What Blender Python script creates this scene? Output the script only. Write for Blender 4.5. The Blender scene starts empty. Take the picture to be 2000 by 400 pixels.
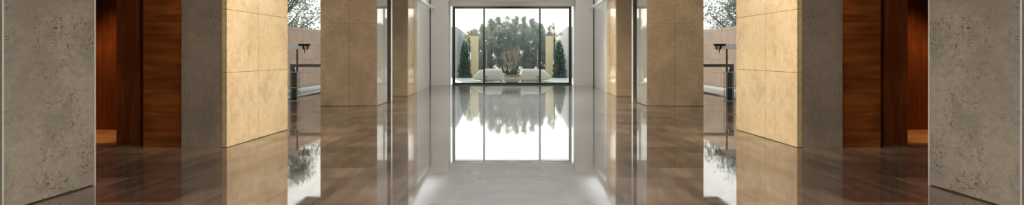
import bpy, math, random
from mathutils import Vector
random.seed(7)
S = bpy.context.scene
COL = S.collection

# ---------------------------------------------------------------- camera, sky, sun, exposure
cam_d = bpy.data.cameras.new('camera')
cam = bpy.data.objects.new('camera', cam_d); COL.objects.link(cam)
cam.location = (0, 0, 1.2)
cam.rotation_euler = (math.radians(90), 0, 0)
cam_d.sensor_width = 36.0
cam_d.lens = 36.0 * 1100 / 2000
cam_d.shift_y = -93 / 2000
cam_d.clip_start = 0.05; cam_d.clip_end = 500
S.camera = cam

S.view_settings.view_transform = 'Standard'
S.view_settings.look = 'None'
S.view_settings.gamma = 1.0
S.view_settings.use_curve_mapping = False
S.view_settings.exposure = 0.0

W = bpy.data.worlds.new('sky'); S.world = W; W.use_nodes = True
nt = W.node_tree; nt.nodes.clear()
wo = nt.nodes.new('ShaderNodeOutputWorld'); bg = nt.nodes.new('ShaderNodeBackground')
tc = nt.nodes.new('ShaderNodeTexCoord'); sep = nt.nodes.new('ShaderNodeSeparateXYZ')
nt.links.new(tc.outputs['Generated'], sep.inputs[0])
glow = nt.nodes.new('ShaderNodeMapRange')                 # brighter towards the low sun (+Y)
glow.inputs['From Min'].default_value = 0.80; glow.inputs['From Max'].default_value = 1.0
glow.inputs['To Min'].default_value = 0.0; glow.inputs['To Max'].default_value = 1.0
nt.links.new(sep.outputs['Y'], glow.inputs['Value'])
mixc = nt.nodes.new('ShaderNodeMixRGB')
mixc.inputs[1].default_value = (0.82, 0.93, 1.0, 1); mixc.inputs[2].default_value = (1.0, 0.975, 0.93, 1)
nt.links.new(glow.outputs[0], mixc.inputs[0])
st = nt.nodes.new('ShaderNodeMapRange')
st.inputs['From Min'].default_value = 0.0; st.inputs['From Max'].default_value = 1.0
st.inputs['To Min'].default_value = 1.35; st.inputs['To Max'].default_value = 4.2
nt.links.new(glow.outputs[0], st.inputs['Value'])
nt.links.new(mixc.outputs[0], bg.inputs['Color']); nt.links.new(st.outputs[0], bg.inputs['Strength'])
nt.links.new(bg.outputs[0], wo.inputs[0])

SUN_EL, SUN_AZ = 19.0, -11.0          # behind the garden, slightly to the left
sd = bpy.data.lights.new('sun', 'SUN'); sd.energy = 8.0; sd.angle = math.radians(0.8); sd.color = (1.0, 0.86, 0.66)
so = bpy.data.objects.new('sun', sd); COL.objects.link(so)
ce, se = math.cos(math.radians(SUN_EL)), math.sin(math.radians(SUN_EL))
dv = Vector((-ce * math.sin(math.radians(SUN_AZ)), -ce * math.cos(math.radians(SUN_AZ)), -se))
so.rotation_euler = dv.to_track_quat('-Z', 'Y').to_euler()
so.location = (-6, 30, 12)

# ---------------------------------------------------------------- materials
def newmat(name):
    m = bpy.data.materials.new(name); m.use_nodes = True
    t = m.node_tree; b = t.nodes['Principled BSDF']
    return m, t, b
def coords(t, scale=(1, 1, 1), rot=(0, 0, 0)):
    g = t.nodes.new('ShaderNodeNewGeometry'); s = t.nodes.new('ShaderNodeSeparateXYZ')
    a = t.nodes.new('ShaderNodeMath'); a.operation = 'ABSOLUTE'
    c = t.nodes.new('ShaderNodeCombineXYZ')
    t.links.new(g.outputs['Position'], s.inputs[0]); t.links.new(s.outputs[0], a.inputs[0])
    t.links.new(a.outputs[0], c.inputs[0]); t.links.new(s.outputs[1], c.inputs[1]); t.links.new(s.outputs[2], c.inputs[2])
    mp = t.nodes.new('ShaderNodeMapping'); mp.inputs['Scale'].default_value = scale; mp.inputs['Rotation'].default_value = rot
    t.links.new(c.outputs[0], mp.inputs[0]); return mp.outputs[0]
def noise(t, vec, scale, detail=5, rough=0.55, dist=0.0):
    n = t.nodes.new('ShaderNodeTexNoise'); n.inputs['Scale'].default_value = scale
    n.inputs['Detail'].default_value = detail; n.inputs['Roughness'].default_value = rough
    n.inputs['Distortion'].default_value = dist
    t.links.new(vec, n.inputs['Vector']); return n.outputs['Fac']
def ramp(t, fac, stops):
    r = t.nodes.new('ShaderNodeValToRGB'); e = r.color_ramp.elements
    while len(e) < len(stops): e.new(0.5)
    for i, (p, c) in enumerate(stops):
        e[i].position = p; e[i].color = (c, c, c, 1) if isinstance(c, (int, float)) else (*c, 1)
    t.links.new(fac, r.inputs[0]); return r.outputs[0]
def mix(t, fac, a, b, mode='MIX'):
    m = t.nodes.new('ShaderNodeMixRGB'); m.blend_type = mode
    for i, v in ((0, fac), (1, a), (2, b)):
        if hasattr(v, 'links'): t.links.new(v, m.inputs[i])
        elif isinstance(v, (int, float)): m.inputs[i].default_value = v
        else: m.inputs[i].default_value = (*v, 1)
    return m.outputs[0]
def bump(t, b, h, strength, dist=0.01):
    n = t.nodes.new('ShaderNodeBump'); n.inputs['Strength'].default_value = strength; n.inputs['Distance'].default_value = dist
    t.links.new(h, n.inputs['Height']); t.links.new(n.outputs[0], b.inputs['Normal'])
def plain(name, col, rough=0.5, metal=0.0, ior=1.5, var=0.06):
    m, t, b = newmat(name)
    v = coords(t)
    f = noise(t, v, 9, 4)
    c = mix(t, f, tuple(x * (1 - var) for x in col), tuple(min(1, x * (1 + var)) for x in col))
    t.links.new(c, b.inputs['Base Color'])
    b.inputs['Roughness'].default_value = rough; b.inputs['Metallic'].default_value = metal; b.inputs['IOR'].default_value = ior
    return m

def stone(name, light, dark, pit, rough, ior, pits=1.0, stretch=(1, 1, 1), blotch=1.6, amount=0.5):
    m, t, b = newmat(name)
    v = coords(t); vs = coords(t, stretch)
    big = ramp(t, noise(t, v, blotch, 6, 0.6, 0.4), [(0.38, 0.0), (0.62, 1.0)])
    c = mix(t, big, dark, light)
    fine = ramp(t, noise(t, vs, 14, 6, 0.7), [(0.25, 0.78), (0.75, 1.12)])
    c = mix(t, 1.0, c, fine, 'MULTIPLY')
    # small open pits and scratches gathered in patches
    mask = ramp(t, noise(t, v, 2.6, 4, 0.65), [(0.46, 0.12), (0.60, 1.0)])
    p1 = ramp(t, noise(t, vs, 30, 3, 0.5, 0.6), [(0.585, 0.0), (0.635, 1.0)])
    p2 = ramp(t, noise(t, vs, 62, 2, 0.5, 0.3), [(0.60, 0.0), (0.66, 1.0)])
    pm = mix(t, 1.0, mix(t, 1.0, p1, p2, 'ADD'), mask, 'MULTIPLY')
    pm = mix(t, 1.0, pm, (pits,) * 3, 'MULTIPLY')
    c = mix(t, pm, c, pit)
    stain = ramp(t, noise(t, v, 2.6, 6, 0.7, 0.5), [(0.52, 0.0), (0.64, amount)])
    c = mix(t, stain, c, tuple(x * 0.62 for x in light))
    t.links.new(c, b.inputs['Base Color'])
    b.inputs['Roughness'].default_value = rough; b.inputs['IOR'].default_value = ior
    inv = t.nodes.new('ShaderNodeInvert'); t.links.new(pm, inv.inputs['Color'])
    bump(t, b, inv.outputs[0], 0.25, 0.003)
    return m

M = {}
M['grey_stone'] = stone('grey_stone', (0.41, 0.35, 0.275), (0.30, 0.25, 0.195), (0.085, 0.062, 0.045), 0.45, 1.45, 1.0, (1, 1, 1.5), 1.5, 0.8)
M['grey_stone_slab'] = stone('grey_stone_slab', (0.36, 0.30, 0.24), (0.27, 0.225, 0.18), (0.13, 0.10, 0.075), 0.5, 1.45, 0.6, (1.6, 1, 0.8), 1.9, 0.4)
M['gold_stone'] = stone('gold_stone', (0.72, 0.56, 0.35), (0.62, 0.47, 0.28), (0.42, 0.29, 0.16), 0.05, 1.7, 0.6, (1, 1.6, 0.8), 1.3, 0.6)
M['tan_stone'] = stone('tan_stone', (0.47, 0.35, 0.225), (0.37, 0.27, 0.17), (0.16, 0.10, 0.06), 0.35, 1.45, 0.5, (1, 1, 1.2), 1.5, 0.35)
M['white_stone'] = plain('white_stone', (0.78, 0.78, 0.77), 0.08, 0, 2.4, 0.03)
M['mirror_stone'] = plain('mirror_stone', (0.46, 0.42, 0.35), 0.03, 0, 2.6, 0.03)
M['plaster'] = plain('plaster', (0.74, 0.70, 0.64), 0.7, 0, 1.45, 0.02)
M['ceiling'] = plain('ceiling_paint', (0.84, 0.84, 0.83), 0.8, 0, 1.45, 0.02)
M['joint'] = plain('joint', (0.10, 0.075, 0.05), 0.8)
M['bronze'] = plain('bronze', (0.062, 0.05, 0.042), 0.35, 0.6)
M['steel'] = plain('steel', (0.80, 0.77, 0.70), 0.35, 0.35)
M['dark_metal'] = plain('dark_metal', (0.11, 0.095, 0.085), 0.4, 0.3)
M['black'] = plain('black_metal', (0.02, 0.02, 0.02), 0.7, 0, 1.2)
M['pale_metal'] = plain('pale_metal', (0.52, 0.50, 0.48), 0.4, 0.2)
M['beam_white'] = plain('pale_painted_metal', (0.88, 0.87, 0.85), 0.5)
M['upholstery'] = plain('upholstery', (0.62, 0.58, 0.53), 0.9, 0, 1.4, 0.05)
M['bark'] = plain('bark', (0.13, 0.115, 0.10), 0.9, 0, 1.4, 0.3)
M['soil'] = plain('soil', (0.07, 0.05, 0.035), 0.95, 0, 1.4, 0.3)
M['twig'] = plain('dry_twig', (0.50, 0.39, 0.31), 0.8, 0, 1.4, 0.2)
M['terrace'] = plain('terrace_stone', (0.62, 0.62, 0.60), 0.45, 0, 1.45, 0.05)
M['pale_kerb'] = plain('pale_kerb', (0.62, 0.63, 0.62), 0.6, 0, 1.45, 0.05)
M['garden_white'] = plain('garden_render', (0.62, 0.64, 0.66), 0.8, 0, 1.4, 0.04)
M['cream'] = plain('cream_render', (0.88, 0.70, 0.42), 0.8, 0, 1.4, 0.06)

# polished floor: brown veined slabs, mirror-like
def floor_mat():
    m, t, b = newmat('polished_brown_marble')
    g = coords(t)
    br = t.nodes.new('ShaderNodeTexBrick'); br.offset = 0.5
    br.inputs['Scale'].default_value = 1.0; br.inputs['Brick Width'].default_value = 0.62; br.inputs['Row Height'].default_value = 0.46
    br.inputs['Mortar Size'].default_value = 0.002; br.inputs['Mortar Smooth'].default_value = 0.2
    br.inputs['Bias'].default_value = 0.0
    br.inputs['Color1'].default_value = (0.45, 0.45, 0.45, 1); br.inputs['Color2'].default_value = (1.35, 1.35, 1.35, 1); br.inputs['Mortar'].default_value = (0.5, 0.5, 0.5, 1)
    t.links.new(g, br.inputs['Vector'])
    vein = noise(t, coords(t, (3.4, 0.45, 1), (0, 0, 0.10)), 1.7, 8, 0.6, 0.6)
    c = ramp(t, vein, [(0.32, (0.085, 0.057, 0.039)), (0.50, (0.15, 0.105, 0.073)), (0.70, (0.24, 0.175, 0.128))])
    c = mix(t, 1.0, c, br.outputs['Color'], 'MULTIPLY')
    fl = ramp(t, noise(t, coords(t, (3, 1, 1)), 16, 5, 0.7), [(0.3, 0.85), (0.7, 1.12)])
    c = mix(t, 1.0, c, fl, 'MULTIPLY')
    # pale ceiling and window reflections painted into the brown slabs as a grey middle lane
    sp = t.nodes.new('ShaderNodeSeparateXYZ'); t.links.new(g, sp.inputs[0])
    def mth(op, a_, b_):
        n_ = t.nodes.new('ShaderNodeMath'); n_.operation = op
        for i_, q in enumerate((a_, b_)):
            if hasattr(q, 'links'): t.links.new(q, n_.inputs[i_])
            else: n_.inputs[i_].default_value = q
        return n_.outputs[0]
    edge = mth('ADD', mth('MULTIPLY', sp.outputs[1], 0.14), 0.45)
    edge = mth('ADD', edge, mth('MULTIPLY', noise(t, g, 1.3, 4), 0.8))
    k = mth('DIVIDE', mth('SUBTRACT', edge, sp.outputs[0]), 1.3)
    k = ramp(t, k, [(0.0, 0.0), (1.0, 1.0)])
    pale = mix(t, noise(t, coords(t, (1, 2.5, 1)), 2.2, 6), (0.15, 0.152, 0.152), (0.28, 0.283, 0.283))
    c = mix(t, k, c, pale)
    t.links.new(c, b.inputs['Base Color'])
    b.inputs['IOR'].default_value = 2.6
    rr = ramp(t, noise(t, coords(t, (1, 3, 1)), 3, 5), [(0.35, 0.02), (0.75, 0.07)])
    t.links.new(rr, b.inputs['Roughness'])
    h = noise(t, coords(t, (0.35, 2.2, 1)), 1.6, 3, 0.5)
    bump(t, b, h, 0.011, 0.012)
    return m
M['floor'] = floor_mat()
M['floor_pale'] = plain('polished_pale_marble', (0.50, 0.50, 0.49), 0.06, 0, 2.2, 0.12)

def wood(name, along, a, bcol, rough=0.35):
    m, t, b = newmat(name)
    sc = (9, 9, 0.5) if along == 'z' else (0.6, 0.6, 7)
    f = noise(t, coords(t, sc), 2.2, 7, 0.62, 0.5)
    c = ramp(t, f, [(0.28, a), (0.52, tuple((x + y) / 2 for x, y in zip(a, bcol))), (0.72, bcol)])
    f2 = ramp(t, noise(t, coords(t, (1, 1, 1)), 2.0, 3), [(0.3, 0.65), (0.7, 1.2)])
    c = mix(t, 1.0, c, f2, 'MULTIPLY')
    t.links.new(c, b.inputs['Base Color']); b.inputs['Roughness'].default_value = rough
    bump(t, b, f, 0.05, 0.003)
    return m
M['wood_h'] = wood('wood_horizontal_grain', 'x', (0.11, 0.026, 0.005), (0.36, 0.105, 0.020))
M['wood_v'] = wood('wood_vertical_grain', 'z', (0.085, 0.018, 0.004), (0.26, 0.066, 0.012))

M['lit_wood_floor'] = wood('lit_wood_floor_boards', 'x', (0.30, 0.12, 0.04), (0.60, 0.30, 0.11), 0.3)  # bright orange carries the alcove lamp's pool of light in its colour
def glass_mat(name, tint=(0.95, 0.98, 0.97), ior=1.5):
    m = bpy.data.materials.new(name); m.use_nodes = True; t = m.node_tree; t.nodes.clear()
    o = t.nodes.new('ShaderNodeOutputMaterial'); mx = t.nodes.new('ShaderNodeMixShader')
    tr = t.nodes.new('ShaderNodeBsdfTransparent'); tr.inputs[0].default_value = (*tint, 1)
    gl = t.nodes.new('ShaderNodeBsdfGlossy'); gl.inputs['Roughness'].default_value = 0.0
    fr = t.nodes.new('ShaderNodeFresnel'); ge = t.nodes.new('ShaderNodeNewGeometry'); mr = t.nodes.new('ShaderNodeMapRange')
    mr.inputs['To Min'].default_value = ior; mr.inputs['To Max'].default_value = 1 / ior
    t.links.new(ge.outputs['Backfacing'], mr.inputs['Value']); t.links.new(mr.outputs[0], fr.inputs['IOR'])
    t.links.new(fr.outputs[0], mx.inputs[0]); t.links.new(tr.outputs[0], mx.inputs[1]); t.links.new(gl.outputs[0], mx.inputs[2])
    t.links.new(mx.outputs[0], o.inputs[0]); return m
M['glass'] = glass_mat('window_glass')
M['glass_clear'] = glass_mat('clear_glass', (0.97, 0.98, 0.97), 1.2)

def leaf_mat(name, a, bcol, trans=0.35):
    m = bpy.data.materials.new(name); m.use_nodes = True; t = m.node_tree; t.nodes.clear()
    o = t.nodes.new('ShaderNodeOutputMaterial')
    f = noise(t, coords(t), 4.0, 4)
    c = mix(t, ramp(t, f, [(0.35, 0.0), (0.65, 1.0)]), a, bcol)
    d = t.nodes.new('ShaderNodeBsdfDiffuse'); tr = t.nodes.new('ShaderNodeBsdfTranslucent'); mx = t.nodes.new('ShaderNodeMixShader')
    t.links.new(c, d.inputs[0]); t.links.new(c, tr.inputs[0]); mx.inputs[0].default_value = trans
    t.links.new(d.outputs[0], mx.inputs[1]); t.links.new(tr.outputs[0], mx.inputs[2]); t.links.new(mx.outputs[0], o.inputs[0])
    return m
M['leaf_grey'] = leaf_mat('leaf_grey_green', (0.34, 0.42, 0.36), (0.50, 0.56, 0.48))
M['leaf_dark'] = leaf_mat('leaf_dark_green', (0.10, 0.17, 0.13), (0.20, 0.27, 0.19), 0.3)
M['leaf_yellow'] = leaf_mat('leaf_yellow_green', (0.36, 0.37, 0.20), (0.5, 0.48, 0.3))
M['leaf_side'] = leaf_mat('leaf_soft_green', (0.26, 0.32, 0.28), (0.42, 0.46, 0.40))

def garden_ground():
    m, t, b = newmat('garden_ground')
    f = noise(t, coords(t), 3, 6)
    c = ramp(t, f, [(0.3, (0.22, 0.22, 0.20)), (0.7, (0.36, 0.35, 0.32))])
    t.links.new(c, b.inputs['Base Color']); b.inputs['Roughness'].default_value = 0.7; return m
M['ground'] = garden_ground()
def garden_wall_mat():
    m, t, b = newmat('pink_stone_panels')
    g = t.nodes.new('ShaderNodeNewGeometry'); s = t.nodes.new('ShaderNodeSeparateXYZ'); c = t.nodes.new('ShaderNodeCombineXYZ')
    t.links.new(g.outputs['Position'], s.inputs[0]); t.links.new(s.outputs[1], c.inputs[0]); t.links.new(s.outputs[2], c.inputs[1])
    br = t.nodes.new('ShaderNodeTexBrick'); br.offset = 0.0
    for k, v in (('Scale', 1.0), ('Brick Width', 1.1), ('Row Height', 0.52), ('Mortar Size', 0.006)): br.inputs[k].default_value = v
    br.inputs['Color1'].default_value = (0.50, 0.345, 0.265, 1); br.inputs['Color2'].default_value = (0.42, 0.285, 0.215, 1); br.inputs['Mortar'].default_value = (0.18, 0.13, 0.11, 1)
    t.links.new(c.outputs[0], br.inputs['Vector'])
    f = ramp(t, noise(t, coords(t), 4, 5), [(0.3, 0.85), (0.7, 1.12)])
    t.links.new(mix(t, 1.0, br.outputs['Color'], f, 'MULTIPLY'), b.inputs['Base Color']); b.inputs['Roughness'].default_value = 0.7
    return m
M['garden_wall'] = garden_wall_mat()
def emit(name, col, st_):
    m = bpy.data.materials.new(name); m.use_nodes = True; t = m.node_tree; t.nodes.clear()
    o = t.nodes.new('ShaderNodeOutputMaterial'); e = t.nodes.new('ShaderNodeEmission')
    e.inputs[0].default_value = (*col, 1); e.inputs[1].default_value = st_; t.links.new(e.outputs[0], o.inputs[0]); return m
M['lamp_glow'] = emit('lamp_glow', (1.0, 0.93, 0.82), 5.0)
M['cove_glow'] = emit('cove_glow', (0.93, 0.97, 1.0), 1.5)

# ---------------------------------------------------------------- mesh helpers
class MB:
    def __init__(s): s.v = []; s.f = []; s.sm = []
    def prism(s, pts, z0, z1):
        n = len(pts); k = len(s.v)
        area = sum(pts[i][0] * pts[(i + 1) % n][1] - pts[(i + 1) % n][0] * pts[i][1] for i in range(n))
        if area < 0: pts = pts[::-1]
        s.v += [(x, y, z0) for x, y in pts] + [(x, y, z1) for x, y in pts]
        s.f.append(tuple(k + i for i in range(n - 1, -1, -1))); s.f.append(tuple(k + n + i for i in range(n)))
        for i in range(n):
            j = (i + 1) % n; s.f.append((k + i, k + j, k + n + j, k + n + i))
        return s
    def box(s, x0, x1, y0, y1, z0, z1):
        x0, x1 = min(x0, x1), max(x0, x1); y0, y1 = min(y0, y1), max(y0, y1)
        return s.prism([(x0, y0), (x1, y0), (x1, y1), (x0, y1)], min(z0, z1), max(z0, z1))
    def tube(s, pts, rad, n=8):
        k = len(s.v); pts = [Vector(p) for p in pts]
        if not hasattr(rad, '__len__'): rad = [rad] * len(pts)
        for i, p in enumerate(pts):
            d = (pts[min(i + 1, len(pts) - 1)] - pts[max(i - 1, 0)]).normalized()
            a = Vector((1, 0, 0)) if abs(d.x) < 0.8 else Vector((0, 1, 0))
            u = d.cross(a).normalized(); w = d.cross(u)
            for j in range(n):
                t = 2 * math.pi * j / n
                s.v.append(tuple(p + u * math.cos(t) * rad[i] + w * math.sin(t) * rad[i]))
        for i in range(len(pts) - 1):
            for j in range(n):
                a = k + i * n + j; b = k + i * n + (j + 1) % n
                s.f.append((a, a + n, b + n, b))
        s.f.append(tuple(k + j for j in range(n))); m = k + (len(pts) - 1) * n
        s.f.append(tuple(m + n - 1 - j for j in range(n))); return s
    def lathe(s, c, prof, n=40):
        k = len(s.v)
        for r, z in prof:
            for j in range(n):
                t = 2 * math.pi * j / n; s.v.append((c[0] + r * math.cos(t), c[1] + r * math.sin(t), c[2] + z))
        for i in range(len(prof) - 1):
            for j in range(n):
                a = k + i * n + j; b = k + i * n + (j + 1) % n; s.f.append((a, b, b + n, a + n))
        s.f.append(tuple(k + n - 1 - j for j in range(n))); m = k + (len(prof) - 1) * n
        s.f.append(tuple(m + j for j in range(n))); return s
    def leaf(s, p, size, rnd):
        d = Vector((rnd.gauss(0, 1), rnd.gauss(0, 1), rnd.gauss(0, 1))).normalized()
        u = d.cross(Vector((0.3, 0.2, 1))).normalized(); l = size * rnd.uniform(0.7, 1.3); w = l * 0.45
        k = len(s.v); p = Vector(p)
        s.v += [tuple(p), tuple(p + d * l * .5 + u * w), tuple(p + d * l), tuple(p + d * l * .5 - u * w)]
        s.f.append((k, k + 1, k + 2, k + 3))
    def build(s, name, mat, parent=None, smooth=False, bevel=0.0, sub=0):
        off = Vector(parent_world(parent)) if parent else Vector((0, 0, 0))
        me = bpy.data.meshes.new(name)
        me.from_pydata([(v[0] - off.x, v[1] - off.y, v[2] - off.z) for v in s.v], [], s.f); me.update()
        if mat: me.materials.append(mat)
        if smooth:
            for p in me.polygons: p.use_smooth = True
        o = bpy.data.objects.new(name, me); COL.objects.link(o)
        if parent: o.parent = parent
        if bevel:
            m = o.modifiers.new('bevel', 'BEVEL'); m.width = bevel; m.segments = 2; m.limit_method = 'ANGLE'
        if sub:
            m = o.modifiers.new('sub', 'SUBSURF'); m.levels = sub; m.render_levels = sub
        return o
def parent_world(p):
    v = Vector((0, 0, 0))
    while p: v += p.location; p = p.parent
    return v
def tag(o, label, cat, group=None, kind=None):
    if label: o['label'] = label
    if cat: o['category'] = cat
    if group: o['group'] = group
    if kind: o['kind'] = kind
    return o
def thing(name, loc, label, cat, group=None):
    o = bpy.data.objects.new(name, None); COL.objects.link(o); o.location = loc; o.empty_display_size = 0.1
    return tag(o, label, cat, group)
def struct(name, mb, mat, **k):
    o = mb.build(name, mat, **k); o['kind'] = 'structure'; return o
def side(s): return 'left' if s < 0 else 'right'

H = 3.36      # ceiling height
# ---------------------------------------------------------------- the room shell
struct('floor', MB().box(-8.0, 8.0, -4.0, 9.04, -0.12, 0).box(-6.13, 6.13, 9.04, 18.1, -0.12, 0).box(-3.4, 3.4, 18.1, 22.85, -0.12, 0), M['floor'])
struct('ceiling', MB().box(-8.0, 8.0, -4.0, 9.2, H, H + 0.3).box(-6.6, 6.6, 9.2, 18.2, H, H + 0.3).box(-3.5, 3.5, 18.2, 23.1, H, H + 0.3), M['ceiling'])
struct('wall_front', MB().box(-8.1, 8.1, -4.2, -4.0, 0, H), M['plaster'])
for s in (-1, 1):
    n = side(s)
    struct('wall_' + n, MB().box(s * 8.0, s * 8.15, -4.0, 9.2, 0, H), M['wood_v'])
    # wall that separates the timber alcove from the glazed bay
    struct('wall_alcove_' + n, MB().box(s * 4.36, s * 8.0, 9.05, 9.2, 0, H), M['plaster'])
    # glossy white wall between the last pillar and the end column
    struct('wall_hall_' + n, MB().prism([(s * 3.06, 18.12), (s * 3.2, 22.0), (s * 3.2, 23.0), (s * 3.4, 23.0), (s * 3.4, 18.3), (s * 6.13, 18.3), (s * 6.13, 18.12)], 0, H), M['white_stone'])
    struct('trim_' + ('1' if s < 0 else '2'), MB().box(s * 6.06, s * 6.6, 9.2, 18.12, H - 0.02, H - 0.001), M['bronze'])
# lintel over the end window
struct('wall_back', MB().box(-2.52, 2.52, 22.78, 23.0, 3.17, H).box(-3.2, -2.52, 22.9, 23.0, 0, H).box(2.52, 3.2, 22.9, 23.0, 0, H), M['plaster'])

# end window: three lights in a dark bronze frame
w1 = bpy.data.objects.new('window_1', None); COL.objects.link(w1); w1.location = (0, 22.92, 0); w1['kind'] = 'structure'
XL, XR, Y0, Y1 = -2.42, 2.42, 22.82, 22.89
f = MB().box(XL, XL + 0.12, Y0, Y1, 0.0, 3.16).box(XR - 0.12, XR, Y0, Y1, 0.0, 3.16)
f.box(XL + .12, XR - .12, Y0, Y1, 3.07, 3.16).box(XL + .12, XR - .12, Y0, Y1, 0.0, 0.075)
for mx in (-1.13, 1.13): f.box(mx - 0.035, mx + 0.035, Y0, Y1, 0.075, 3.07)
f.build('window_frame', M['bronze'], w1)
for a, b in ((XL + .12, -1.165), (-1.095, 1.095), (1.165, XR - .12)):
    MB().box(a, b, 22.85, 22.86, 0.075, 3.07).build('pane', M['glass'], w1)
for hx in (-1.03, 1.03):
    h = MB().tube([(hx, 22.77, 0.60), (hx, 22.77, 1.40)], 0.016).tube([(hx, 22.77, 0.7), (hx, 22.85, 0.7)], 0.01).tube([(hx, 22.77, 1.3), (hx, 22.85, 1.3)], 0.01)
    h.build('pull_handle', M['steel'], w1, smooth=True)

# side glazing of the two bays
for k, s in ((2, -1), (3, 1)):
    w = bpy.data.objects.new('window_%d' % k, None); COL.objects.link(w); w.location = (s * 6.09, 13.6, 0); w['kind'] = 'structure'
    f = MB()
    f.box(s * 6.07, s * 6.12, 9.2, 18.12, 0.0, 0.035).box(s * 6.07, s * 6.12, 9.2, 18.12, H - 0.06, H - 0.02)
    f.build('window_frame', M['pale_metal'], w)
    ys = [9.2, 11.0, 12.8, 14.6, 16.4, 18.12]
    for a, b in zip(ys, ys[1:]):
        MB().box(s * 6.09, s * 6.102, a + 0.006, b - 0.006, 0.035, H - 0.06).build('pane', M['glass_clear'], w)

# ---------------------------------------------------------------- pillars
def clad(mb_t, mb_j, a, b, nx, ny, th, zs, cuts, gap=0.003, z0=0.007):
    """panels of thickness th standing on the line a-b (outward normal n), split at cuts (fractions) and heights zs"""
    ax, ay = a; bx, by = b
    P = lambda t, o: (ax + (bx - ax) * t + nx * o, ay + (by - ay) * t + ny * o)
    L = math.hypot(bx - ax, by - ay); g = gap / L
    cs = [0] + cuts + [1]; zz = [z0] + zs + [H]
    for i in range(len(cs) - 1):
        for j in range(len(zz) - 1):
            t0 = cs[i] + (g if i else 0); t1 = cs[i + 1] - (g if i < len(cs) - 2 else 0)
            mb_t.prism([P(t0, 0), P(t1, 0), P(t1, th), P(t0, th)], zz[j] + (0.0022 if j else 0), zz[j + 1] - (0.0022 if j < len(zz) - 2 else 0))
    mb_j.prism([P(0.004, 0.001), P(0.996, 0.001), P(0.996, th - 0.006), P(0.004, th - 0.006)], 0, H)

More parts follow.
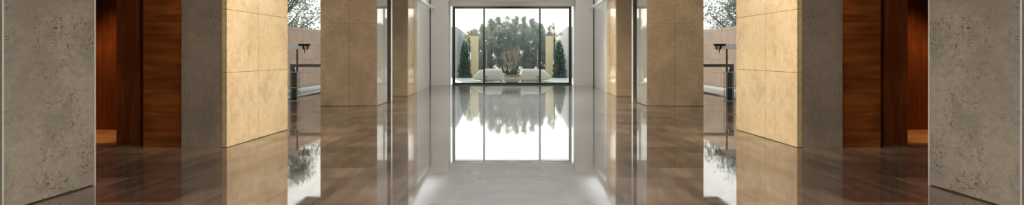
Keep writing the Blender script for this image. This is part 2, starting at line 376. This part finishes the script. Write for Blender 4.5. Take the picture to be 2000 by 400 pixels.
for s in (-1, 1):
    n = side(s)
    # nearest pillar: pitted grey travertine, steel corner strips
    t = thing('stone_pillar', (s * 4.2, 4.7, 0), 'nearest pitted grey stone pillar with thin steel corner strip, at the far %s edge of the hall' % n, 'pillar')
    MB().prism([(s * 3.872, 4.285), (s * 3.842, 5.172), (s * 4.5, 5.172), (s * 4.5, 4.285)], 0.012, H).build('shaft', M['grey_stone'], t)
    MB().prism([(s * 3.887, 4.30), (s * 3.857, 5.157), (s * 4.49, 5.157), (s * 4.49, 4.30)], 0, 0.012).build('plinth', M['joint'], t)
    MB().box(s * 3.835, s * 3.853, 5.173, 5.19, 0, H).build('corner_strip', M['steel'], t)
    MB().box(s * 3.865, s * 3.89, 4.268, 4.284, 0, H).build('corner_strip', M['steel'], t)
    # pillar 1: grey slab face to the front, golden polished panels along the hall
    t = thing('stone_pillar', (s * 4.0, 8.1, 0), 'second pillar on the %s, grey stone front and golden polished stone panels along the hall' % n, 'pillar')
    MB().prism([(s * 3.765, 7.30), (s * 3.675, 9.03), (s * 4.285, 9.03), (s * 4.285, 7.30)], 0, H).build('shaft', M['grey_stone_slab'], t)
    a, b = MB(), MB()
    clad(a, b, (s * 3.757, 7.29), (s * 3.667, 9.04), -s, 0, 0.067, [0.97, 1.79, 2.61], [0.463])
    a.build('cladding', M['gold_stone'], t, bevel=0.0015); b.build('joint_backing', M['joint'], t)
    # pillar 2: tan panels to the front, glassy polished flank, dark jamb and steel strip
    t = thing('stone_pillar', (s * 3.8, 13.75, 0), 'broad third pillar on the %s, faced in tan stone slabs with a glassy flank' % n, 'pillar')
    MB().box(s * 3.195, s * 4.46, 13.235, 14.28, 0, H).build('shaft', M['tan_stone'], t)
    a, b = MB(), MB()
    clad(a, b, (s * 3.18, 13.232), (s * 4.49, 13.232), 0, -1, 0.032, [1.93], [0.49])
    a.build('cladding', M['tan_stone'], t, bevel=0.0015); b.build('joint_backing', M['joint'], t)
    a = MB().box(s * 3.16, s * 3.18, 13.2, 13.62, 0.01, H).box(s * 3.16, s * 3.18, 13.626, 14.28, 0.01, H)
    a.build('polished_flank', M['mirror_stone'], t)
    MB().box(s * 3.15, s * 3.21, 14.285, 14.62, 0, H).build('jamb_or_dark_gap', M['black'], t)
    MB().box(s * 3.14, s * 3.20, 14.64, 14.78, 0, H).build('edge_strip', M['steel'], t)
    # pillar 3
    t = thing('stone_pillar', (s * 3.4, 17.2, 0), 'fourth and farthest golden stone pillar on the %s, just before the white hall wall' % n, 'pillar')
    MB().prism([(s * 3.05, 16.34), (s * 3.08, 18.1), (s * 4.3, 18.1), (s * 4.3, 16.34)], 0, H).build('shaft', M['tan_stone'], t)
    a, b = MB(), MB()
    clad(a, b, (s * 3.03, 16.32), (s * 3.07, 18.1), -s, 0, 0.028, [0.9, 1.9, 2.9], [0.5])
    a.build('cladding', M['gold_stone'], t, bevel=0.0015); b.build('joint_backing', M['joint'], t)
    a, b = MB(), MB()
    clad(a, b, (s * 3.03, 16.335), (s * 4.3, 16.335), 0, -1, 0.03, [1.93], [0.5])
    a.build('front_cladding', M['tan_stone'], t, bevel=0.0015); b.build('joint_backing', M['joint'], t)
    # plain column beside the end window
    t = tag(MB().box(s * 2.49, s * 3.17, 22.0, 22.88, 0, H).build('wall_column', M['plaster'], bevel=0.004),
            'plain off-white square column standing %s of the end window' % n, 'column')
    # timber alcove between the first two pillars
    t = thing('wood_panel', (s * 4.55, 7.35, 0), 'orange-brown horizontal-grained wood panel beside the second pillar on the %s' % n, 'wood panel')
    MB().box(s * 4.295, s * 4.80, 7.33, 7.40, 0.10, H).build('veneer_board', M['wood_h'], t, bevel=0.002)
    MB().box(s * 4.295, s * 4.80, 7.332, 7.40, 0, 0.098).build('skirting', M['wood_h'], t)
    t = thing('wood_door', (s * 5.1, 7.55, 0), 'dark reddish wooden door leaf with vertical grain standing in the %s alcove' % n, 'door')
    MB().box(s * 4.90, s * 5.29, 7.53, 7.58, 0.005, H).build('door_leaf', M['wood_v'], t, bevel=0.003)
    MB().box(s * 4.81, s * 4.895, 7.56, 7.66, 0, H).build('jamb_or_dark_gap', M['black'], t)  # black filler painting the shaded gap between door and panel
    struct('floor_alcove_' + n, MB().box(s * 4.95, s * 7.95, 7.62, 8.98, 0.0005, 0.006), M['lit_wood_floor'])  # thin slab added to show the warm lamp-lit patch
    tag(MB().box(s * 5.0, s * 7.98, 8.99, 9.045, 0.0, H).build('wood_wall_panel', M['wood_v']),
        'dark wood panelling with vertical grain at the back of the %s alcove' % n, 'wood panel')

# ---------------------------------------------------------------- lamps
def spot(x, y, target, energy, col, label, ang=60, blend=0.6, rad=0.06, group=None):
    t = thing('ceiling_spotlight', (x, y, H), label, 'spotlight', group)
    MB().lathe((x, y, H - 0.03), [(0.05, 0), (0.05, 0.03)], 20).build('ceiling_plate', M['black'], t)
    c = Vector((x, y, H - 0.14)); d = (Vector(target) - c).normalized()
    MB().tube([(x, y, H - 0.03), tuple(c)], 0.01).build('stem', M['black'], t)
    MB().tube([tuple(c - d * 0.06), tuple(c + d * 0.07)], [0.035, 0.045], 20).build('lamp_head', M['black'], t, smooth=False)
    MB().tube([tuple(c + d * 0.0705), tuple(c + d * 0.074)], 0.038, 20).build('lens', M['lamp_glow'], t)
    ld = bpy.data.lights.new('spot_lamp', 'SPOT'); ld.energy = energy; ld.color = col; ld.spot_size = math.radians(ang); ld.spot_blend = blend; ld.shadow_soft_size = rad
    lo = bpy.data.objects.new('spot_lamp', ld); COL.objects.link(lo); lo.parent = t
    lo.location = (c + d * 0.09) - Vector((x, y, H)); lo.rotation_euler = d.to_track_quat('-Z', 'Y').to_euler()
GOLD = (1.0, 0.85, 0.64)
for s in (-1, 1):
    n = side(s)
    spot(s * 0.3, 7.2, (s * 3.65, 8.15, 1.3), 600, GOLD, 'added black ceiling spotlight aimed at the golden flank of the second pillar on the %s' % n, 62)  # added wall-washer, source unseen, keeps both gold flanks bright
    spot(s * 1.2, 10.4, (s * 3.9, 13.2, 1.1), 125 if s < 0 else 235, GOLD, 'added black ceiling spotlight aimed at the third pillar on the %s' % n, 60)  # unseen lamp put in to brighten the tan front, stronger on the right
    spot(s * 0.4, 16.0, (s * 3.05, 17.2, 1.3), 60 if s < 0 else 380, GOLD, 'added black ceiling spotlight aimed at the farthest pillar on the %s' % n, 60)  # added lamp; the right one stands in for sunlight on that flank
    spot(s * 0.6, 2.6, (s * 3.9, 4.8, 1.2), 190, (1, 0.93, 0.84), 'added black ceiling spotlight aimed at the nearest grey pillar on the %s' % n, 70)  # lamp added above the view to lift the grey stone
    spot(s * 3.0, 5.4, (s * 4.55, 7.4, 1.2), 45, (1, 0.80, 0.58), 'added black ceiling spotlight aimed at the wooden panel on the %s' % n, 60)  # extra unseen lamp, added to light the wood panel
    spot(s * 6.2, 8.2, (s * 6.35, 8.5, 0), 260, (1, 0.68, 0.38), 'black ceiling spotlight inside the %s wooden alcove' % n, 56)
# cove ledges along the far part of the hall, their lamps shining up onto the ceiling
for s in (-1, 1):
    t = thing('cove_ledge', (s * 2.97, 18.8, 2.90), 'slim white cove ledge with hidden lamp high along the %s wall' % side(s), 'lamp')
    MB().box(s * 2.86, s * 3.02, 16.4, 21.2, 2.90, 2.92).box(s * 2.86, s * 2.875, 16.4, 21.2, 2.92, 2.96).build('ledge', M['ceiling'], t)
    MB().box(s * 2.93, s * 2.97, 16.6, 21.0, 2.921, 2.928).build('diffuser', M['cove_glow'], t)
    ld = bpy.data.lights.new('cove_light', 'AREA'); ld.shape = 'RECTANGLE'; ld.size = 0.10; ld.size_y = 4.2; ld.energy = 11; ld.color = (0.90, 0.95, 1.0)
    lo = bpy.data.objects.new('cove_light', ld); COL.objects.link(lo); lo.parent = t
    lo.location = (-s * 0.02, 0, 0.034); lo.rotation_euler = (math.pi, 0, 0)
for s in (-1, 1):
    spot(s * 1.6, 16.4, (s * 2.85, 22.0, 1.4), 160, (1, 0.98, 0.95), 'added black ceiling spotlight aimed at the off-white column on the %s' % side(s), 65)  # added, unseen: lights the column faces turned away from the window
# fill lamps added on the unseen hall ceiling, modelled as round flush fittings
for i, y in enumerate((0.5, 5.0, 9.5, 13.0, 15.8)):
    t = thing('added_ceiling_lamp', (0, y, H), 'added out-of-view round drum ceiling lamp on the hall axis, %s from the near end' % ('nearest', 'second', 'third', 'fourth', 'fifth and last')[i], 'lamp', 'added ceiling lamps')
    MB().lathe((0, y, H - 0.12), [(0.001, 0.10), (0.155, 0.10), (0.155, 0), (0.17, 0), (0.17, 0.119)], 32).build('rim', M['pale_metal'], t)
    MB().lathe((0, y, H - 0.03), [(0.14, 0), (0.14, 0.009)], 32).build('diffuser', M['lamp_glow'], t)
    ld = bpy.data.lights.new('added_fill_lamp', 'AREA'); ld.shape = 'DISK'; ld.size = 0.28; ld.energy = (150, 140, 160, 170, 230)[i]; ld.color = (1, 0.98, 0.95)
    lo = bpy.data.objects.new('added_fill_lamp', ld); COL.objects.link(lo); lo.parent = t; lo.location = (0, 0, -0.035)

# ---------------------------------------------------------------- objects in the side bays
for s in (-1, 1):
    n = side(s)
    t = thing('handrail', (s * 5.85, 15.0, 0), 'dark bronze handrail with a flat top rail standing in the glazed %s bay' % n, 'railing')
    MB().box(s * 5.90, s * 4.2, 14.97, 15.03, 0.875, 0.955).build('top_rail', M['dark_metal'], t, bevel=0.006)
    MB().box(s * 5.90, s * 5.81, 14.97, 15.03, 0.0, 0.874).build('post', M['dark_metal'], t, bevel=0.004)
    MB().box(s * 4.28, s * 4.2, 14.97, 15.03, 0.0, 0.874).build('post', M['dark_metal'], t, bevel=0.004)
    MB().box(s * 6.02, s * 5.905, 14.98, 15.01, 0.36, 0.40).build('side_bracket', M['pale_metal'], t)
    # pale beam on a post with a black hooked fixture
    t = thing('pale_beam', (s * 5.78, 15.15, 0), 'pale horizontal beam on a thin dark post above the handrail in the %s bay' % n, 'beam')
    MB().box(s * 5.80, s * 5.76, 15.13, 15.17, 0, 1.354).build('post', M['dark_metal'], t, bevel=0.003)
    MB().box(s * 6.055, s * 5.46, 15.10, 15.20, 1.355, 1.495).build('crossbeam', M['beam_white'], t, bevel=0.006)
    t = thing('black_hook', (s * 5.6, 15.08, 1.4), 'small black hooked fixture clamped on the end of the pale beam, %s bay' % n, 'hook')
    MB().box(s * 5.72, s * 5.40, 15.06, 15.098, 1.445, 1.495).build('clamp_plate', M['black'], t, bevel=0.003)
    MB().tube([(s * 5.60, 15.08, 1.45), (s * 5.585, 15.07, 1.38), (s * 5.54, 15.07, 1.31), (s * 5.55, 15.07, 1.23)], [0.016, 0.022, 0.014, 0.005]).build('hook', M['black'], t, smooth=True)
    MB().tube([(s * 5.49, 15.08, 1.45), (s * 5.47, 15.07, 1.37), (s * 5.50, 15.07, 1.33)], [0.016, 0.018, 0.009]).build('spur', M['black'], t, smooth=True)
    # black bollard in a glass case
    cx, cy = s * 5.70, 14.75
    t = thing('glass_display_case', (cx, cy, 0), 'narrow steel-edged glass case on the floor behind the handrail post, %s bay' % n, 'glass case')
    fr = MB()
    for ax in (-0.11, 0.11):
        for ay in (-0.09, 0.09): fr.box(cx + ax - .006, cx + ax + .006, cy + ay - .006, cy + ay + .006, 0.012, 0.755)
    for zz in (0.745, 0.335):
        fr.box(cx - .116, cx + .116, cy - .096, cy - .084, zz, zz + .012).box(cx - .116, cx + .116, cy + .084, cy + .096, zz, zz + .012)
    fr.build('case_frame', M['steel'], t)
    MB().box(cx - .12, cx + .12, cy - .10, cy + .10, 0, 0.012).build('case_base', M['pale_metal'], t)
    MB().box(cx - .104, cx + .104, cy - .0905, cy - .0895, 0.02, 0.74).build('case_pane', M['glass'], t)
    t = thing('black_bollard', (cx, cy, 0.012), 'tall black square bollard with a small knob, inside the glass case of the %s bay' % n, 'bollard')
    MB().box(cx - s * 0.075, cx + s * 0.055, cy - .06, cy + .06, 0.0125, 0.74).build('body', M['black'], t, bevel=0.006)
    MB().lathe((cx, cy, 0.741), [(0.03, 0), (0.03, 0.02), (0.016, 0.03), (0.026, 0.05), (0.02, 0.07), (0.004, 0.08)], 16).build('knob', M['black'], t, smooth=True)

# ---------------------------------------------------------------- gardens
struct('ground', MB().box(-60, 60, -10, 90, -0.40, -0.20), M['ground'])
struct('terrace', MB().box(-3.2, 3.2, 23.0, 29.6, -0.19, -0.012), M['terrace'])
for s in (-1, 1):
    n = side(s)
    struct('side_terrace_' + n, MB().box(s * 6.14, s * 8.4, 9.3, 30, -0.19, -0.02), M['ground'])
    struct('trim_%d' % (3 if s < 0 else 4), MB().prism([(s * 7.85, 10), (s * 7.25, 29.9), (s * 6.75, 29.9), (s * 7.25, 10)], -0.0195, 0.03), M['pale_kerb'])
    tag(MB().prism([(s * 8.2, 10), (s * 7.4, 29.9), (s * 7.7, 29.9), (s * 8.5, 10)], -0.2, 2.2).build('garden_wall', M['garden_wall']),
        'pinkish stone-panelled garden wall outside the glazed %s bay' % n, 'wall')
    tag(MB().prism([(s * 3.0, 30.4), (s * 3.45, 45), (s * 3.75, 45), (s * 3.3, 30.4)], -0.2, 2.72).build('garden_wall', M['garden_white']),
        'blue-white rendered garden wall receding on the %s beyond the end window' % n, 'wall')
    tag(MB().box(s * 1.86, s * 2.28, 31.0, 31.3, -0.2, 2.24).build('garden_pier', M['cream']),
        'cream rendered garden pier seen at the %s of the end window' % n, 'pier')

def rtree(name, x, y, h, r, z_low, nleaf, size, mat, label, cat='tree', group=None, seed=0, trunk_r=0.05, sparse=0.0, clumps=14):
    rnd = random.Random(seed)
    t = thing(name, (x, y, -0.2), label, cat, group)
    tr = MB(); top = h * 0.86
    pts = [(x, y, -0.2)]
    for k in range(1, 6): pts.append((x + rnd.uniform(-.04, .04) * r, y + rnd.uniform(-.04, .04), -0.2 + (top + 0.2) * k / 5))
    tr.tube(pts, [trunk_r * (1 - 0.14 * k) for k in range(6)], 8)
    lv = MB(); cl = []
    for k in range(clumps):
        u = rnd.random(); z = z_low + (h - z_low) * (0.08 + 0.9 * u)
        prof = math.sin(math.pi * min(0.97, 0.16 + 0.80 * u)) ** 0.7
        a = rnd.uniform(0, 2 * math.pi); q = r * prof * rnd.uniform(0.2, 0.92)
        c = Vector((x + q * math.cos(a), y + q * math.sin(a), z)); cl.append((c, r * rnd.uniform(0.26, 0.42) * (0.6 + 0.4 * prof)))
        b0 = Vector((x, y, max(0.1, z - r * 0.5)))
        tr.tube([tuple(b0), tuple((b0 + c) / 2 + Vector((0, 0, -0.05 * r))), tuple(c)], [trunk_r * .4, trunk_r * .28, trunk_r * .12], 5)
    for k in range(nleaf):
        c, cr = cl[k % clumps]
        d = Vector((rnd.gauss(0, 1), rnd.gauss(0, 1), rnd.gauss(0, 1))).normalized() * cr * (rnd.random() ** 0.45)
        lv.leaf(tuple(c + d), size, rnd)
    tr.build('trunk', M['bark'], t, smooth=True); lv.build('foliage', mat, t)
    return t
words = ['first', 'second', 'third', 'fourth', 'fifth', 'sixth', 'seventh', 'eighth', 'ninth']
xs = [-1.72, -1.25, -0.78, -0.28, 0.22, 0.72, 1.2, 1.66]
hs = [3.05, 3.35, 3.5, 3.6, 3.5, 3.55, 3.4, 3.1]
for i, (x, h) in enumerate(zip(xs, hs)):
    rtree('garden_tree', x, 33.6 + 0.35 * (i % 2), h, 0.55, 0.3, 4200, 0.065, M['leaf_grey'],
          'slender grey-green tree in the front row beyond the terrace, %s from the left' % words[i], group='front row of garden trees', seed=20 + i, clumps=44, trunk_r=0.04)
for i, x in enumerate([-2.45, -1.95, -1.35, -0.6, 0.1, 0.85, 1.45, 2.0, 2.45]):
    rtree('garden_tree', x, 37 + 0.4 * (i % 2), 3.35 + 0.2 * math.sin(i * 2.1) - (0.5 if abs(x) > 1.9 else 0), 0.85 if abs(x) < 1.9 else 0.6, 0.0, 7000, 0.085, M['leaf_grey'],
          'bushy tree in the back row beyond the terrace, %s from the left' % words[i], group='back row of garden trees', seed=60 + i, clumps=60)
for s in (-1, 1):
    n = side(s)
    t = thing('conifer', (s * 2.52, 29.9, -0.2), 'dark clipped conifer in front of the white garden wall on the %s' % n, 'tree')
    MB().tube([(s * 2.52, 29.9, -0.2), (s * 2.52, 29.9, 1.7)], [0.05, 0.012]).build('trunk', M['bark'], t)
    rnd = random.Random(90 + s); lv = MB()
    for k in range(9000):
        z = -0.1 + 2.1 * (1 - math.sqrt(rnd.random())) ** 0.9; u = max(0, min(1, z / 2.0)); a = rnd.uniform(0, 6.283)
        R_ = (0.37 * (1 - u) ** 0.55 + 0.03) * (0.85 + 0.18 * math.sin(5 * a + 9 * z) + 0.08 * math.sin(23 * z)); q = R_ * rnd.random() ** 0.3
        lv.leaf((s * 2.52 + q * math.cos(a), 29.9 + q * math.sin(a), z), 0.05, rnd)
    lv.build('foliage', M['leaf_dark'], t)
    rtree('garden_tree', s * 2.45, 32.4, 3.3 if s > 0 else 2.75, 0.42, 1.7, 1100, 0.06, M['leaf_yellow'],
          'sparse sunlit yellow-green tree rising over the white garden wall on the %s' % n, seed=101 + s, clumps=16)
    rtree('leafy_tree', s * 10.6, 25.8, 4.5, 2.2, 1.5, 6500, 0.11, M['leaf_side'],
          'spreading leafy tree behind the pinkish garden wall on the %s' % n, seed=110, trunk_r=0.13, clumps=34)

# white rounded garden sofas either side of the planter
def sofa(s):
    t = thing('garden_sofa', (s * 1.0, 25.5, -0.012), 'rounded off-white outdoor sofa on the terrace, %s of the planter' % side(s), 'sofa')
    mb = MB(); N = 26; rings = []
    x0, x1 = 0.40, 1.74                          # inner (tall, blunt) end to outer (low, tapering) end
    for i in range(N + 1):
        u = i / N; x = x0 + (x1 - x0) * u
        endk = (1 - max(0, (0.09 - u) / 0.09) ** 2.2 * 0.55) * (1 - max(0, (u - 0.5) / 0.5) ** 2.4 * 0.62)
        top = 0.05 + 0.53 * endk; w = 0.42 * (0.55 + 0.45 * endk)
        rings.append((x, top, w))
    k = 0; m = 20
    for x, top, w in rings:
        for j in range(m):
            a = 2 * math.pi * j / m; ca, sa = math.cos(a), math.sin(a)
            e = 0.55
            yy = w * math.copysign(abs(ca) ** e, ca); bot = 0.03 + 0.10 * max(0, (x - 1.2) / 0.52) ** 2; zz = max(0.04, top - bot) * (0.5 + 0.5 * math.copysign(abs(sa) ** e, sa)) + bot
            mb.v.append((s * x, 25.55 + yy, zz - 0.012))
    for i in range(N):
        for j in range(m):
            a = i * m + j; b = i * m + (j + 1) % m
            mb.f.append((a, b, b + m, a + m) if s > 0 else (a, a + m, b + m, b))
    mb.f.append(tuple(range(m))); mb.f.append(tuple(N * m + j for j in range(m - 1, -1, -1)))
    mb.build('upholstered_body', M['upholstery'], t, smooth=True)
    for x, dy in ((0.5, -.25), (0.5, .25), (1.15, -.2), (1.15, .2)):
        MB().tube([(s * x, 25.55 + dy, -0.011), (s * x, 25.55 + dy, 0.05)], 0.025, 12).build('foot', M['dark_metal'], t)
    MB().tube([(s * 1.16, 25.11, 0.03), (s * 1.16, 25.11, 0.22)], 0.012).box(s * 1.10, s * 1.22, 25.09, 25.13, 0.22, 0.235).build('side_bracket', M['dark_metal'], t)
for s in (-1, 1): sofa(s)

# planter bowl with a dry shrub
t = thing('planter_bowl', (0, 24.45, -0.012), 'low round stone planter bowl in the middle of the terrace', 'planter')
MB().lathe((0, 24.45, -0.011), [(0.25, 0), (0.27, 0.03), (0.34, 0.085), (0.385, 0.16), (0.385, 0.22), (0.35, 0.275), (0.33, 0.285), (0.33, 0.295)], 48).build('bowl', plain('bowl_stone', (0.50, 0.43, 0.36), 0.6), t, smooth=True)
MB().lathe((0, 24.45, 0.285), [(0.33, 0.0), (0.385, 0.012), (0.39, 0.05), (0.375, 0.062), (0.35, 0.06), (0.345, 0.012)], 48).build('rim', plain('rim_stone', (0.30, 0.25, 0.21), 0.6), t, smooth=True)
MB().lathe((0, 24.45, 0.30), [(0.34, 0.0), (0.34, 0.012), (0.1, 0.03)], 32).build('soil', M['soil'], t)
t = thing('dry_shrub', (0, 24.45, 0.33), 'dry pinkish-beige branching shrub growing in the planter bowl', 'shrub')
rnd = random.Random(5); tw = MB(); fl = MB(); gr = MB()
def branch(p, d, L, r, lvl):
    q = p + d * L
    mid = (p + q) / 2 + Vector((rnd.uniform(-1, 1), rnd.uniform(-1, 1), 0)) * L * 0.08
    tw.tube([tuple(p), tuple(mid), tuple(q)], [r, r * .8, r * .55], 5)
    if lvl == 0:
        for k in range(4): fl.leaf(tuple(p + (q - p) * rnd.random()), 0.03, rnd)
        return
    for k in range(3):
        dd = (d + Vector((rnd.gauss(0, .36), rnd.gauss(0, .36), rnd.uniform(0, .3)))).normalized()
        branch(p + (q - p) * rnd.uniform(0.55, 1.0), dd, L * rnd.uniform(0.6, 0.8), r * 0.6, lvl - 1)
for k in range(8):
    a = 2 * math.pi * k / 8; d = Vector((math.cos(a) * 0.30, math.sin(a) * 0.30, 1)).normalized()
    branch(Vector((0.05 * math.cos(a), 24.45 + 0.05 * math.sin(a), 0.32)), d, 0.47 + 0.05 * (k % 3), 0.012, 3)
tw.build('branches', M['twig'], t); fl.build('dry_leaves', M['twig'], t)
for k in range(200):
    a = rnd.uniform(0, 6.28); q = rnd.uniform(0.05, 0.3); L = rnd.uniform(0.2, 0.55)
    p = Vector((q * math.cos(a), 24.45 + q * math.sin(a), 0.32)); d = Vector((math.cos(a) * .8, math.sin(a) * .8, 1.1)).normalized() * L
    gr.tube([tuple(p), tuple(p + d * .6 + Vector((0, 0, .03))), tuple(p + d)], [.006, .005, .001], 3)
o = gr.build('grass_blades', M['leaf_dark'], t); o['kind'] = 'stuff'

# morning haze hanging between the garden trees
hz = MB().box(-16, 16, 29.8, 46, -0.19, 9).build('haze', None)
hm = bpy.data.materials.new('haze'); hm.use_nodes = True; t = hm.node_tree; t.nodes.clear()
o = t.nodes.new('ShaderNodeOutputMaterial'); vs = t.nodes.new('ShaderNodeVolumeScatter')
vs.inputs['Color'].default_value = (0.95, 0.98, 1.0, 1); vs.inputs['Density'].default_value = 0.045; vs.inputs['Anisotropy'].default_value = 0.3
t.links.new(vs.outputs[0], o.inputs['Volume']); hz.data.materials.append(hm)
tag(hz, 'pale haze hanging in the air between the garden trees', 'haze', kind='stuff')
